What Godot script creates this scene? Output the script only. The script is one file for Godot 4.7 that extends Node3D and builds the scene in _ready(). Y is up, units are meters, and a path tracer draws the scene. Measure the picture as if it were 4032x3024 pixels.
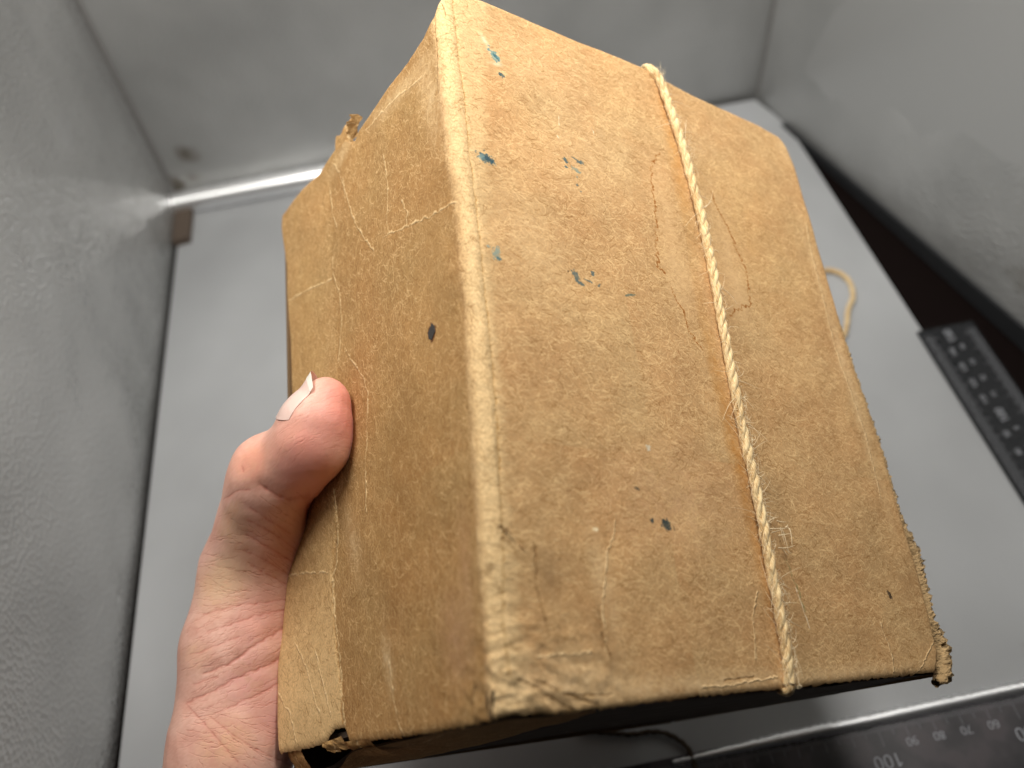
extends Node3D
# An old kraft-paper box tied with twine, held by a hand inside a small photo tent. Metres, y up, the tent floor at y = 0.

const MM := 0.001
# the box's own axes: x along the front's width, y along its height, z out of the front
var BOX := Transform3D(Basis(Vector3(0.80596, -0.5781, -0.12737), Vector3(0.06979, 0.30646, -0.94932), Vector3(0.58784, 0.75623, 0.28734)), Vector3(-0.0067, 0.17893, -0.06423))
var rng := RandomNumberGenerator.new()
var n_low := FastNoiseLite.new()
var n_mid := FastNoiseLite.new()
var n_fine := FastNoiseLite.new()

# ---------------------------------------------------------------- small helpers
func lut(t: Array, x: float) -> float:            # piecewise linear through [[x, y], ...]
	if x <= t[0][0]: return t[0][1]
	for i in range(1, t.size()):
		if x <= t[i][0]:
			return lerpf(t[i - 1][1], t[i][1], (x - t[i - 1][0]) / (t[i][0] - t[i - 1][0]))
	return t[t.size() - 1][1]

func mat(c: Color, rough := 0.8, metal := 0.0, spec := 0.5) -> StandardMaterial3D:   # c is a linear base colour
	var m := StandardMaterial3D.new()
	m.albedo_color = c.linear_to_srgb()
	m.roughness = rough
	m.metallic = metal
	m.metallic_specular = spec
	return m

func part(called: String, mesh: Mesh, m: Material, parent: Node3D) -> MeshInstance3D:
	var o := MeshInstance3D.new()
	o.name = called
	o.mesh = mesh
	o.material_override = m
	parent.add_child(o, true)
	return o

func tag(o: Node3D, label: String, category := "", group := "", kind := "") -> void:
	o.set_meta("label", label)
	if category: o.set_meta("category", category)
	if group: o.set_meta("group", group)
	if kind: o.set_meta("kind", kind)

func base(called: String, where: Transform3D, label: String, category: String, group := "") -> Node3D:
	var o := Node3D.new()
	o.name = called
	o.transform = where
	add_child(o, true)
	tag(o, label, category, group)
	return o

# a grid surface f(a, b) -> Vector3 in mm, uv(a, b) -> Vector2; smooth normals from f itself, turned to point along `out`
func grid(nu: int, nv: int, f: Callable, uv: Callable, out: Vector3, two := false) -> ArrayMesh:
	var P := PackedVector3Array()
	var N := PackedVector3Array()
	var T := PackedVector2Array()
	var T2 := PackedVector2Array()
	var I := PackedInt32Array()
	var ha := 0.45 / nu
	var hb := 0.45 / nv
	for j in nv + 1:
		var b := float(j) / nv
		for i in nu + 1:
			var a := float(i) / nu
			var p: Vector3 = f.call(a, b)
			var da: Vector3 = f.call(a + ha, b) - f.call(a - ha, b)
			var db: Vector3 = f.call(a, b + hb) - f.call(a, b - hb)
			var n := da.cross(db).normalized()
			P.append(p * MM)
			N.append(n)
			T.append(uv.call(a, b))
			T2.append(Vector2(a, 1.0 - b))
	var mid := N[(nv / 2) * (nu + 1) + nu / 2]
	var flip := mid.dot(out) < 0.0
	if flip:
		for i in N.size(): N[i] = -N[i]
	for j in nv:
		for i in nu:
			var k := j * (nu + 1) + i
			if flip: I.append_array([k, k + 1, k + nu + 1, k + 1, k + nu + 2, k + nu + 1])
			else: I.append_array([k, k + nu + 1, k + 1, k + 1, k + nu + 1, k + nu + 2])
	var arr := []
	arr.resize(Mesh.ARRAY_MAX)
	arr[Mesh.ARRAY_VERTEX] = P
	arr[Mesh.ARRAY_NORMAL] = N
	arr[Mesh.ARRAY_TEX_UV] = T
	if two: arr[Mesh.ARRAY_TEX_UV2] = T2
	arr[Mesh.ARRAY_INDEX] = I
	var m := ArrayMesh.new()
	m.add_surface_from_arrays(Mesh.PRIMITIVE_TRIANGLES, arr)
	return m

# a flat-shaded convex slab: ring of points (metres) pushed along `thick`
func slab(ring: Array, thick: Vector3, uvs: Array = []) -> ArrayMesh:
	var st := SurfaceTool.new()
	st.begin(Mesh.PRIMITIVE_TRIANGLES)
	st.set_smooth_group(-1)
	var c := Vector3.ZERO
	for p in ring: c += p
	c = c / ring.size() + thick * 0.5
	var tri := func(a: Vector3, b: Vector3, d: Vector3, ua := Vector2.ZERO, ub := Vector2.ZERO, ud := Vector2.ZERO):
		var n := (b - a).cross(d - a)
		var w := n.dot((a + b + d) / 3.0 - c) < 0.0      # clockwise outside
		st.set_uv(ua); st.add_vertex(a)
		if w:
			st.set_uv(ub); st.add_vertex(b); st.set_uv(ud); st.add_vertex(d)
		else:
			st.set_uv(ud); st.add_vertex(d); st.set_uv(ub); st.add_vertex(b)
	var k := ring.size()
	for i in range(1, k - 1):
		if uvs.size():
			tri.call(ring[0], ring[i], ring[i + 1], uvs[0], uvs[i], uvs[i + 1])
		else:
			tri.call(ring[0], ring[i], ring[i + 1])
		tri.call(ring[0] + thick, ring[i] + thick, ring[i + 1] + thick)
	for i in k:
		var a: Vector3 = ring[i]
		var b: Vector3 = ring[(i + 1) % k]
		tri.call(a, b, b + thick)
		tri.call(a, b + thick, a + thick)
	st.generate_normals()
	return st.commit()

# a tube through points (mm), radius r(i), with parallel-carried frames
func tube(st: SurfaceTool, pts: PackedVector3Array, r: Callable, sides: int, uvscale := 1.0) -> void:
	var n := pts.size()
	var t := (pts[1] - pts[0]).normalized()
	var u := t.cross(Vector3(0.31, 0.87, 0.39)).normalized()
	var rings := []
	for i in n:
		var tt := (pts[mini(i + 1, n - 1)] - pts[maxi(i - 1, 0)]).normalized()
		u = (u - tt * u.dot(tt)).normalized()
		var w := tt.cross(u)
		var ring := []
		for k in sides:
			var a := TAU * k / sides
			var d := u * cos(a) + w * sin(a)
			ring.append([pts[i] + d * float(r.call(i, a)), d])
		rings.append(ring)
	for i in n - 1:
		for k in sides:
			var q := [rings[i][k], rings[i][(k + 1) % sides], rings[i + 1][(k + 1) % sides], rings[i + 1][k]]
			var uv := [Vector2(k, i), Vector2(k + 1, i), Vector2(k + 1, i + 1), Vector2(k, i + 1)]
			for e in [0, 2, 1, 0, 3, 2]:
				st.set_normal(q[e][1])
				st.set_uv(uv[e] * Vector2(1.0 / sides, uvscale))
				st.add_vertex(q[e][0] * MM)

func smooth_path(ctrl: Array, step: float) -> PackedVector3Array:
	var c := Curve3D.new()
	for i in ctrl.size():
		var t: Vector3 = (ctrl[mini(i + 1, ctrl.size() - 1)] - ctrl[maxi(i - 1, 0)]) / 6.0
		c.add_point(ctrl[i], -t, t)
	c.bake_interval = step
	return c.get_baked_points()

func noise_tex(type: int, freq: float, size: int, ramp: Array = []) -> NoiseTexture2D:
	var f := FastNoiseLite.new()
	f.seed = 11
	f.noise_type = type
	f.frequency = freq
	if type == FastNoiseLite.TYPE_CELLULAR:
		f.cellular_return_type = FastNoiseLite.RETURN_DISTANCE
		f.fractal_type = FastNoiseLite.FRACTAL_NONE
	var t := NoiseTexture2D.new()
	t.width = size
	t.height = size
	t.seamless = true
	t.noise = f
	if ramp.size():
		var g := Gradient.new()
		g.offsets = PackedFloat32Array(ramp[0])
		g.colors = PackedColorArray(ramp[1])
		t.color_ramp = g
	return t

# ---------------------------------------------------------------- painting of the kraft paper (what the paper itself shows)
const TK := 7.0                  # texture pixels per mm
const S0 := -113.0
const S1 := 148.0
const V0 := -5.0
const V1 := 187.0
var tw := int((S1 - S0) * TK)
var th := int((V1 - V0) * TK)
var tb := PackedByteArray()
var hb := PackedFloat32Array()

func dot(s: float, v: float, r: float, c: Color, a: float, dh: float) -> void:
	var px := (s - S0) * TK
	var py := (V1 - v) * TK
	var pr := maxf(r * TK, 0.5)
	for y in range(maxi(0, int(py - pr)), mini(th, int(py + pr) + 2)):
		for x in range(maxi(0, int(px - pr)), mini(tw, int(px + pr) + 2)):
			var d := Vector2(x - px, y - py).length() / pr
			if d < 1.0:
				var w := 1.0 - d * d
				var k := y * tw + x
				hb[k] += dh * w
				w *= a
				k *= 3
				tb[k] = int(lerpf(tb[k], c.r8, w))
				tb[k + 1] = int(lerpf(tb[k + 1], c.g8, w))
				tb[k + 2] = int(lerpf(tb[k + 2], c.b8, w))

func stroke(pts: Array, r: float, c: Color, a: float, dh := 0.0, jit := 0.35, seed_ := 1) -> void:
	for i in pts.size() - 1:
		var p: Vector2 = pts[i]
		var q: Vector2 = pts[i + 1]
		var n := maxi(1, int(p.distance_to(q) / maxf(0.12, r * 0.45)))
		for k in n:
			var m := p.lerp(q, float(k) / n)
			var g := n_fine.get_noise_3d(m.x * 9.0, m.y * 9.0, seed_ * 31.0)
			var g2 := n_mid.get_noise_3d(m.x * 5.0, m.y * 5.0, seed_ * 17.0)
			dot(m.x + g * jit + g2 * jit, m.y + g2 * jit - g * jit, r * (0.75 + 0.6 * g2), c, a * clampf(0.8 + g, 0.2, 1.0), dh)

func blob(s: float, v: float, rx: float, ry: float, ang: float, c: Color, a: float, seed_: int, rough := 0.5) -> void:
	rx *= 1.3
	ry *= 1.3
	var R := maxf(rx, ry) * 1.6
	var ca := cos(ang)
	var sa := sin(ang)
	for y in range(maxi(0, int((V1 - v - R) * TK)), mini(th, int((V1 - v + R) * TK))):
		for x in range(maxi(0, int((s - R - S0) * TK)), mini(tw, int((s + R - S0) * TK))):
			var d := Vector2(x / TK + S0 - s, V1 - y / TK - v)
			var e := Vector2((d.x * ca + d.y * sa) / rx, (-d.x * sa + d.y * ca) / ry)
			var edge := 1.0 + rough * (n_mid.get_noise_3d(d.x * 18.0 / (0.4 + rx * 0.4), d.y * 18.0 / (0.4 + rx * 0.4), seed_ * 50.0) * 1.2 + n_fine.get_noise_3d(d.x * 12.0, d.y * 12.0, seed_ * 9.0) * 0.5)
			var w := clampf((edge - e.length()) * 5.0, 0.0, 1.0) * a * clampf(0.85 + 0.5 * n_fine.get_noise_3d(d.x * 8.0, d.y * 8.0, seed_), 0.3, 1.0)
			if w > 0.01:
				var k := (y * tw + x) * 3
				tb[k] = int(lerpf(tb[k], c.r8, w))
				tb[k + 1] = int(lerpf(tb[k + 1], c.g8, w))
				tb[k + 2] = int(lerpf(tb[k + 2], c.b8, w))

func haze(s: float, v: float, rx: float, ry: float, ang: float, c: Color, a: float, seed_: int) -> void:   # a soft patch of another tone
	var R := maxf(rx, ry)
	var ca := cos(ang)
	var sa := sin(ang)
	for y in range(maxi(0, int((V1 - v - R) * TK)), mini(th, int((V1 - v + R) * TK))):
		for x in range(maxi(0, int((s - R - S0) * TK)), mini(tw, int((s + R - S0) * TK))):
			var d := Vector2(x / TK + S0 - s, V1 - y / TK - v)
			var e := Vector2((d.x * ca + d.y * sa) / rx, (-d.x * sa + d.y * ca) / ry).length()
			var w := clampf(1.0 - e, 0.0, 1.0) * a * clampf(0.8 + 0.6 * n_mid.get_noise_3d(d.x * 4.0, d.y * 4.0, seed_ * 20.0) + 0.5 * n_fine.get_noise_2d(d.x * 6.0, d.y * 6.0), 0.0, 1.3)
			if w > 0.01:
				var k := (y * tw + x) * 3
				tb[k] = int(lerpf(tb[k], c.r8, w))
				tb[k + 1] = int(lerpf(tb[k + 1], c.g8, w))
				tb[k + 2] = int(lerpf(tb[k + 2], c.b8, w))

func pl(flat: Array) -> Array:
	var out := []
	for i in range(0, flat.size(), 2): out.append(Vector2(flat[i], flat[i + 1]))
	return out

func kraft_paper() -> StandardMaterial3D:
	tb.resize(tw * th * 3)
	hb.resize(tw * th)
	var f1 := FastNoiseLite.new(); f1.seed = 3; f1.frequency = 0.004; f1.fractal_octaves = 4
	var f2 := FastNoiseLite.new(); f2.seed = 4; f2.frequency = 0.03; f2.fractal_octaves = 3
	var f3 := FastNoiseLite.new(); f3.seed = 5; f3.frequency = 0.16; f3.fractal_octaves = 2
	var i1 := f1.get_image(tw, th, false, false, false).get_data()
	var i2 := f2.get_image(tw, th, false, false, false).get_data()
	var i3 := f3.get_image(tw, th, false, false, false).get_data()
	var wash := PackedFloat32Array()
	for y in th:
		wash.append(lut([[-5, 7.5], [20, 6.0], [45, 5.8], [60, 7.2], [77, 7.6], [100, 9.2], [121, 10.4], [143, 13.0], [166, 16.0], [187, 19.0]], V1 - y / TK))
	for y in th:
		var v := V1 - y / TK
		var lim := wash[y]
		for x in tw:
			var s := x / TK + S0
			var k := y * tw + x
			var t := 1.0 + (i1[k] - 128) * 0.0004 + (i2[k] - 128) * 0.00025 + (i3[k] - 128) * 0.0006
			var red := (i1[(k + tw * 420 + 700) % i1.size()] - 128) * 0.0003
			var side := 1.0 - smoothstep(-5.0, -2.5, s)          # the side's shade put into the paper as a browner tone
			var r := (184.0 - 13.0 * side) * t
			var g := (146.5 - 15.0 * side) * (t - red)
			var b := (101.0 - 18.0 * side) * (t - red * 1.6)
			var h := (i3[k] - 128) * 0.0012 + (i2[k] - 128) * 0.0008
			# the worn, paler paper over the front corner
			if s > -6.0 and s < lim + 5.0:
				var w := 0.0
				var e := s + (i2[k] - 128) * 0.009 + (i3[k] - 128) * 0.005
				if e > 0.0: w = 0.34 * clampf((6.6 - e) / 2.8, 0.0, 1.0) + 0.56 * clampf((lim - e) / 3.4, 0.0, 1.0)
				else: w = 0.72 * clampf(1.0 + (e + 0.5) / 3.0, 0.0, 1.0)
				w = minf(w, 0.92) * clampf(0.82 + (i3[k] - 128) * 0.002, 0.0, 1.1)
				r = lerpf(r, 219.0 * t, w)
				g = lerpf(g, 190.0 * t, w)
				b = lerpf(b, 142.0 * t, w)
				h += w * (i3[k] - 128) * 0.001
			# loose outer strip at the side's back, rubbed, its caught light painted paler
			if s < -70.0:
				var line := lut([[0, -75.8], [15, -76.1], [33, -78.6], [44, -79.1], [57, -74.6], [68, -76.6], [100, -70], [140, -71], [187, -70]], v) + (i2[k] - 128) * 0.008
				var w := clampf((line - s) * 1.6, 0.0, 1.0) * lut([[0, 0.85], [20, 0.8], [40, 0.5], [60, 0.22], [187, 0.12]], v)
				r = lerpf(r, 220.0 * t, w)
				g = lerpf(g, 185.0 * t, w)
				b = lerpf(b, 134.0 * t, w)
				h += clampf((line - s) * 1.2, 0.0, 1.0) * 0.5
			k *= 3
			tb[k] = clampi(int(r), 0, 255)
			tb[k + 1] = clampi(int(g), 0, 255)
			tb[k + 2] = clampi(int(b), 0, 255)
			hb[k / 3] = h
	# paper fibres, most of them lying across
	var lightc := Color8(232, 198, 146)
	var darkc := Color8(122, 84, 42)
	for n in 80000:
		var s := rng.randf_range(S0, S1)
		var v := rng.randf_range(V0, V1)
		var ang := rng.randfn(0.0, 0.55) if s > 0.0 else rng.randfn(1.2, 0.7)
		var bend := rng.randfn(0.0, 0.05)
		var len := int(rng.randf_range(6.0, 24.0))
		var dark := rng.randf() < 0.36
		var a := rng.randf_range(0.16, 0.50) * (0.75 if dark else 1.0)
		var c := darkc if dark else lightc
		var px := (s - S0) * TK
		var py := (V1 - v) * TK
		for i in len:
			px += cos(ang); py += sin(ang); ang += bend
			var xi := int(px)
			var yi := int(py)
			if xi < 0 or yi < 0 or xi >= tw or yi >= th: break
			var k := yi * tw + xi
			hb[k] += -0.05 if dark else 0.07
			if n % 3 == 0 and yi + 1 < th:             # a broader fibre
				var k2 := (k + tw) * 3
				tb[k2] = int(lerpf(tb[k2], c.r8, a))
				tb[k2 + 1] = int(lerpf(tb[k2 + 1], c.g8, a))
				tb[k2 + 2] = int(lerpf(tb[k2 + 2], c.b8, a))
			k *= 3
			tb[k] = int(lerpf(tb[k], c.r8, a))
			tb[k + 1] = int(lerpf(tb[k + 1], c.g8, a))
			tb[k + 2] = int(lerpf(tb[k + 2], c.b8, a))
	# rubbed patches, browner bands along the twine, darker areas on the side
	var pale := Color8(228, 200, 158)
	var rosy := Color8(196, 154, 118)
	haze(-7, 150, 8, 26, 0.15, pale, 0.55, 1); haze(-24, 163, 24, 5, -0.12, pale, 0.55, 2); haze(-60, 168, 14, 5, 0.1, pale, 0.5, 3)
	haze(-66, 50, 6, 16, 0.3, pale, 0.45, 4); haze(-50, 17, 4, 10, 0.15, pale, 0.75, 5); haze(-16, 17, 9, 14, 0.1, rosy, 0.65, 6); haze(-9, 26, 5, 22, 0, rosy, 0.5, 7)
	haze(14, 6, 22, 9, 0, pale, 0.5, 8); haze(45, 3, 50, 4, 0, pale, 0.5, 9); haze(100, 3, 50, 3, 0, pale, 0.4, 10); haze(26, 26, 4, 18, 0.1, pale, 0.42, 11)
	haze(12, 27, 4, 9, 0.1, Color8(140, 110, 76), 0.55, 12); haze(24, 13, 4, 9, 0.15, Color8(138, 106, 70), 0.5, 13); haze(133, 90, 4, 60, 0.03, pale, 0.45, 14)
	haze(30, 165, 26, 18, 0, pale, 0.25, 15); haze(45, 140, 30, 24, 0.4, pale, 0.22, 16); haze(20, 108, 16, 22, 0.2, pale, 0.25, 17); haze(136, 172, 8, 8, 0, pale, 0.5, 18)
	haze(76, 60, 3.5, 60, 0.02, Color8(166, 112, 50), 0.6, 19); haze(78, 150, 3.5, 40, -0.04, Color8(184, 128, 62), 0.5, 20); haze(90, 160, 20, 12, 0.3, pale, 0.2, 21)
	haze(52, 45, 30, 20, 0.1, rosy, 0.35, 22); haze(-36, 60, 26, 40, 0, Color8(146, 106, 58), 0.35, 23); haze(-14, 100, 14, 50, 0, Color8(160, 122, 76), 0.4, 24)
	haze(105, 130, 30, 40, 0.3, Color8(206, 168, 110), 0.3, 25); haze(-90, 120, 18, 40, 0, Color8(196, 158, 100), 0.35, 26)
	# the seam beside the corner, with its little cross cracks
	var seam := pl([5.4, 187, 5.1, 165, 5.2, 147, 4.5, 106, 4.4, 71, 4.0, 50, 3.1, 35, 1.9, 17, 2.1, 7])
	stroke(seam, 0.26, Color8(166, 126, 72), 0.50, -0.35, 0.35, 2)
	for n in 190:
		var v := rng.randf_range(6, 180)
		var s := lut([[7, 2.1], [17, 1.9], [35, 3.1], [50, 4.0], [71, 4.4], [106, 4.5], [147, 5.2], [180, 5.4]], v)
		var l := rng.randf_range(0.3, 1.5)
		stroke(pl([s - l * rng.randf(), v, s + l, v + rng.randfn(0, 0.3)]), 0.10, Color8(150, 112, 62), 0.45, -0.2, 0.1, n)
	for n in 260:                                # wrinkles over the corner, denser at the bottom
		var v := rng.randf_range(2, 175) if n < 120 else rng.randf_range(0, 34)
		var s := rng.randf_range(-2.5, 5.0) if n < 190 else rng.randf_range(0, 16)
		var l := rng.randf_range(0.8, 3.0)
		var up := rng.randf() < 0.6
		stroke(pl([s, v, s + l, v + rng.randfn(0, 0.7)]), 0.16, Color8(240, 216, 170) if up else Color8(130, 98, 58), 0.30, 0.3 if up else -0.3, 0.3, n)
	# creases
	var lt := Color8(234, 204, 156)
	var dk := Color8(120, 86, 46)
	for c in [[32.2, 38.6, 31.2, 35.4, 28.4, 31.3, 27.4, 27.7, 25.8, 22.8, 24.5, 18.1, 25, 14.3, 23.8, 11.1], [72.6, 23.1, 69.5, 16.9, 68.9, 12.2, 67.3, 7.6], [117.1, 15, 118.2, 9.7, 118.1, 5, 117.1, 2.2],
			[7.4, 10.3, 12, 10.8, 15.4, 10.7, 20.1, 10.8], [49, 2.5, 58.2, 2.5, 68.2, 3.2, 73.7, 3.4], [140.5, 10.8, 133.4, 6.2, 126.3, 1.2], [133.6, 142, 131.6, 124.4, 130.8, 104.6, 131.7, 84.6, 133.3, 70, 133.4, 60, 132.9, 49]]:
		stroke(pl(c), 0.32, lt, 0.62, 0.7, 0.35, int(c[0]))
	for c in [[-11, 158.4, -19.7, 161.2, -28.6, 163.4, -38.2, 164.7, -44.2, 165.8], [-67.1, 170.1, -62.1, 162.7, -58.6, 153.3, -55.4, 143.8, -51.1, 135.5, -43.6, 124.7], [-70.3, 161.9, -68.8, 153.1, -66.2, 145.5], [-1.8, 115.1, -12.6, 117.5, -25, 121.4, -36.8, 125.6],
			[-26.3, 130.2, -23.6, 125.2, -24.9, 121.9], [-70.9, 137.9, -70.3, 131.8, -66.7, 123.7, -66.6, 114.6, -67.9, 107.4, -69.5, 102.8], [-64.5, 104.9, -60.1, 98.3, -54.4, 92.2, -51.9, 85.8, -53, 81, -54.2, 75.1, -56.8, 65.5, -57, 55],
			[-103.3, 139.8, -87.9, 135.8, -71.6, 130.9], [-76.6, 67.6, -74.6, 57.2, -76.5, 46.4, -79.1, 43.9, -78.6, 33.4, -76.6, 24.2, -76.1, 15.5, -75.8, 5.6], [-105.4, 49.8, -93.2, 48, -80.5, 45.4], [-49.6, 17.2, -48.3, 9.4, -46.8, 4.2, -44.6, 0],
			[-107.6, 18.4, -99.6, 11.4, -97.1, 3], [-99, 30, -92, 22, -86, 10], [-88, 26, -80, 8], [-34, 150, -33, 140, -34.5, 128], [-60, 160, -59, 150]]:
		stroke(pl(c), 0.50, lt, 0.50, 0.6, 0.5, int(c[1]) + 200)
	for c in [[3.6, 6.6, 7, 4.4, 11.5, 1.5, 15, 0], [6, 6.5, 12, 3.4, 20, 0.8], [24, 20, 23.5, 14, 25, 9], [56, 3.5, 66, 3.9], [12, 3.0, 24, 2.4], [9.8, 33, 9.2, 24, 10.4, 16], [-1.5, 172, -2.2, 160, -4, 148], [1.2, 176, 2.4, 171]]:
		stroke(pl(c), 0.30, dk, 0.40, -0.6, 0.3, int(c[0]) + 400)
	for c in [[-3.0, 4.8, -3.6, 0.1], [-0.6, 4.6, -2.4, -0.5]]: stroke(pl(c), 0.55, Color8(26, 18, 12), 0.95, -2.0, 0.12, 7)  # torn slits, the shade inside them painted near black
	stroke(pl([-9.2, 6.8, -10.0, 5.0, -10.8, 3.4]), 0.25, Color8(60, 42, 24), 0.85, -1.2, 0.12, 8)
	blob(3.6, 35.4, 1.3, 0.5, -0.7, Color8(92, 66, 38), 0.8, 61); blob(3.9, 33.4, 1.0, 0.5, -0.6, Color8(104, 76, 44), 0.6, 62); blob(0.2, 27.5, 0.6, 1.2, -0.6, Color8(112, 84, 50), 0.5, 63)  # shade inside the small tear, painted as brown spots
	# the outline of an old water stain either side of the twine, a shade paler inside
	for q in [[69, 132, 4, 20], [69, 108, 5, 12], [91, 122, 5, 22], [91, 106, 5, 8]]: haze(q[0], q[1], q[2] * 1.5, q[3] * 1.4, 0, Color8(208, 172, 126), 0.65, int(q[1]))
	var tide := Color8(140, 86, 34)
	for c in [[72.2, 150, 68.2, 146.3, 65.9, 138.4, 65.3, 131.3, 64.9, 125.1, 63.2, 116.5, 61.3, 109.6, 63.7, 107.6], [65.4, 104.1, 66.2, 100.7, 67.8, 96.9, 68.4, 92.8, 69.9, 89, 72.7, 86.7], [90.6, 141.5, 92, 136.2, 94.1, 131.9, 95.2, 125.8, 96.6, 120.6, 98.2, 114.7, 96.4, 110.5, 96.7, 106.7, 94.9, 104.2, 88.6, 101.8, 85.8, 98.8]]:
		stroke(pl(c), 0.34, tide, 0.85, 0.0, 1.0, int(c[0]))
	# flecks of blue-green paint
	var blue := Color8(44, 76, 88)
	var bluegrey := Color8(78, 94, 94)
	haze(16.4, 163.4, 3.6, 1.8, -0.9, Color8(226, 206, 172), 1.1, 41); haze(14, 168, 1.2, 3.6, 0.5, Color8(226, 206, 172), 0.9, 42); haze(16.5, 160.8, 3.2, 0.9, 0.1, Color8(226, 206, 172), 0.9, 43)
	blob(16.5, 163.8, 1.9, 0.95, -0.95, Color8(84, 126, 126), 0.85, 44, 0.7); blob(16.9, 163.3, 1.0, 0.45, -0.95, Color8(48, 88, 98), 0.9, 45); blob(18.1, 157.8, 0.75, 0.55, -0.6, Color8(52, 78, 84), 0.95, 46)
	blob(9.6, 128.6, 1.9, 1.15, -0.2, blue, 0.9, 47, 0.8); blob(10.4, 128.4, 0.9, 0.8, 0, Color8(36, 64, 78), 0.8, 48); blob(8.2, 128.6, 0.8, 0.7, 0, Color8(116, 148, 152), 0.6, 49)
	blob(8.9, 101.5, 0.85, 1.4, -0.3, Color8(122, 142, 136), 0.85, 50, 0.7); blob(9.5, 100.2, 0.7, 0.35, -0.4, Color8(72, 104, 110), 0.9, 51); blob(6.7, 102.8, 0.5, 0.3, 0, Color8(128, 150, 148), 0.7, 52)
	blob(35.3, 135.9, 0.5, 0.85, 0.5, bluegrey, 0.95, 53); blob(40.2, 136.9, 1.2, 0.5, -0.1, bluegrey, 0.9, 54, 0.8); blob(38.6, 137.6, 0.9, 0.2, -0.4, bluegrey, 0.8, 55); blob(35, 133.8, 0.45, 0.35, 0, bluegrey, 0.9, 56); blob(38.4, 133.8, 1.2, 0.6, -0.3, Color8(118, 134, 124), 0.8, 57, 0.9)
	blob(37.7, 128.8, 0.3, 0.35, 0, bluegrey, 0.85, 58); blob(38.5, 126.9, 0.3, 0.25, 0, bluegrey, 0.8, 59); blob(38.2, 131.5, 0.35, 0.3, 0, Color8(118, 134, 124), 0.8, 60)
	blob(32.6, 100.8, 0.7, 1.3, 0.6, bluegrey, 0.92, 64); blob(33.5, 98.9, 1.25, 0.45, -0.4, bluegrey, 0.95, 65); blob(38.2, 102.5, 0.5, 0.6, 0, bluegrey, 0.95, 66); blob(36.8, 100, 1.0, 0.22, -0.2, bluegrey, 0.8, 67, 0.9); blob(39.6, 99.4, 0.7, 0.25, 0.6, bluegrey, 0.8, 68, 0.9); blob(49.4, 98.5, 1.5, 0.28, 0.25, Color8(96, 106, 92), 0.85, 69)
	blob(30.2, 101.4, 0.18, 0.2, 0, Color8(40, 34, 26), 0.9, 70); blob(47.3, 38.4, 1.15, 0.95, -0.5, Color8(50, 60, 60), 0.95, 71, 0.6); blob(43.1, 39.1, 0.55, 0.45, 0, Color8(54, 62, 62), 0.95, 72); blob(49.6, 37.6, 0.2, 0.5, 0.3, Color8(90, 80, 60), 0.6, 73)
	blob(124.5, 22.2, 0.65, 1.0, 0.35, Color8(52, 40, 30), 0.95, 74); blob(40, 46.5, 0.7, 0.3, -0.3, Color8(88, 78, 62), 0.85, 75); blob(46.1, 57, 0.65, 0.6, 0, Color8(206, 200, 180), 0.8, 76, 0.7); blob(26.4, 36.5, 0.7, 0.4, 0, Color8(240, 220, 178), 0.95, 77, 0.2); blob(55, 59, 1.0, 0.25, -0.2, Color8(224, 186, 134), 0.8, 78)
	for c in [[6.0, 162.9, 7.4, 162.0], [12.4, 103.4, 15.2, 102.2, 17.6, 101.8], [49.6, 70, 51.6, 68.4], [28.6, 151.4, 29.8, 150.2], [62.5, 84.8, 62.8, 83.6]]: stroke(pl(c), 0.14, Color8(124, 74, 32), 0.85, 0.0, 0.1, int(c[1]))
	for c in [[35.6, 150.4, 35.2, 147.4], [46.8, 150.5, 47.4, 147.0], [33.8, 143.6, 34.4, 142.4], [87, 24, 89, 14]]: stroke(pl(c), 0.28, Color8(232, 214, 184), 0.6, 0.2, 0.25, int(c[0]))
	stroke(pl([86.2, 31, 87.4, 25, 88.6, 18]), 0.35, Color8(122, 128, 84), 0.32, 0.0, 0.5, 91)
	blob(-17.6, 87.9, 1.45, 1.9, 0.1, Color8(78, 44, 24), 0.9, 95, 0.3)
	for n in 70: blob(rng.randf_range(2, 138), rng.randf_range(4, 176), rng.randf_range(0.08, 0.2), 0.1, rng.randf() * 3.0, Color8(84, 58, 30), 0.75, 100 + n)
	var m := mat(Color.WHITE, 0.86, 0.0, 0.32)
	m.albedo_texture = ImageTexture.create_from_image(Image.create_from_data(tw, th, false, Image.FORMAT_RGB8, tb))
	for i in hb.size(): hb[i] = 0.5 + clampf(hb[i] * 0.12, -0.45, 0.45)
	m.heightmap_enabled = true
	m.heightmap_texture = ImageTexture.create_from_image(Image.create_from_data(tw, th, false, Image.FORMAT_RF, hb.to_byte_array()))
	m.heightmap_scale = 0.085
	m.texture_repeat = false
	return m

func paper_uv(s: float, v: float) -> Vector2:
	return Vector2((s - S0) / (S1 - S0), (V1 - v) / (V1 - V0))

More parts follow.
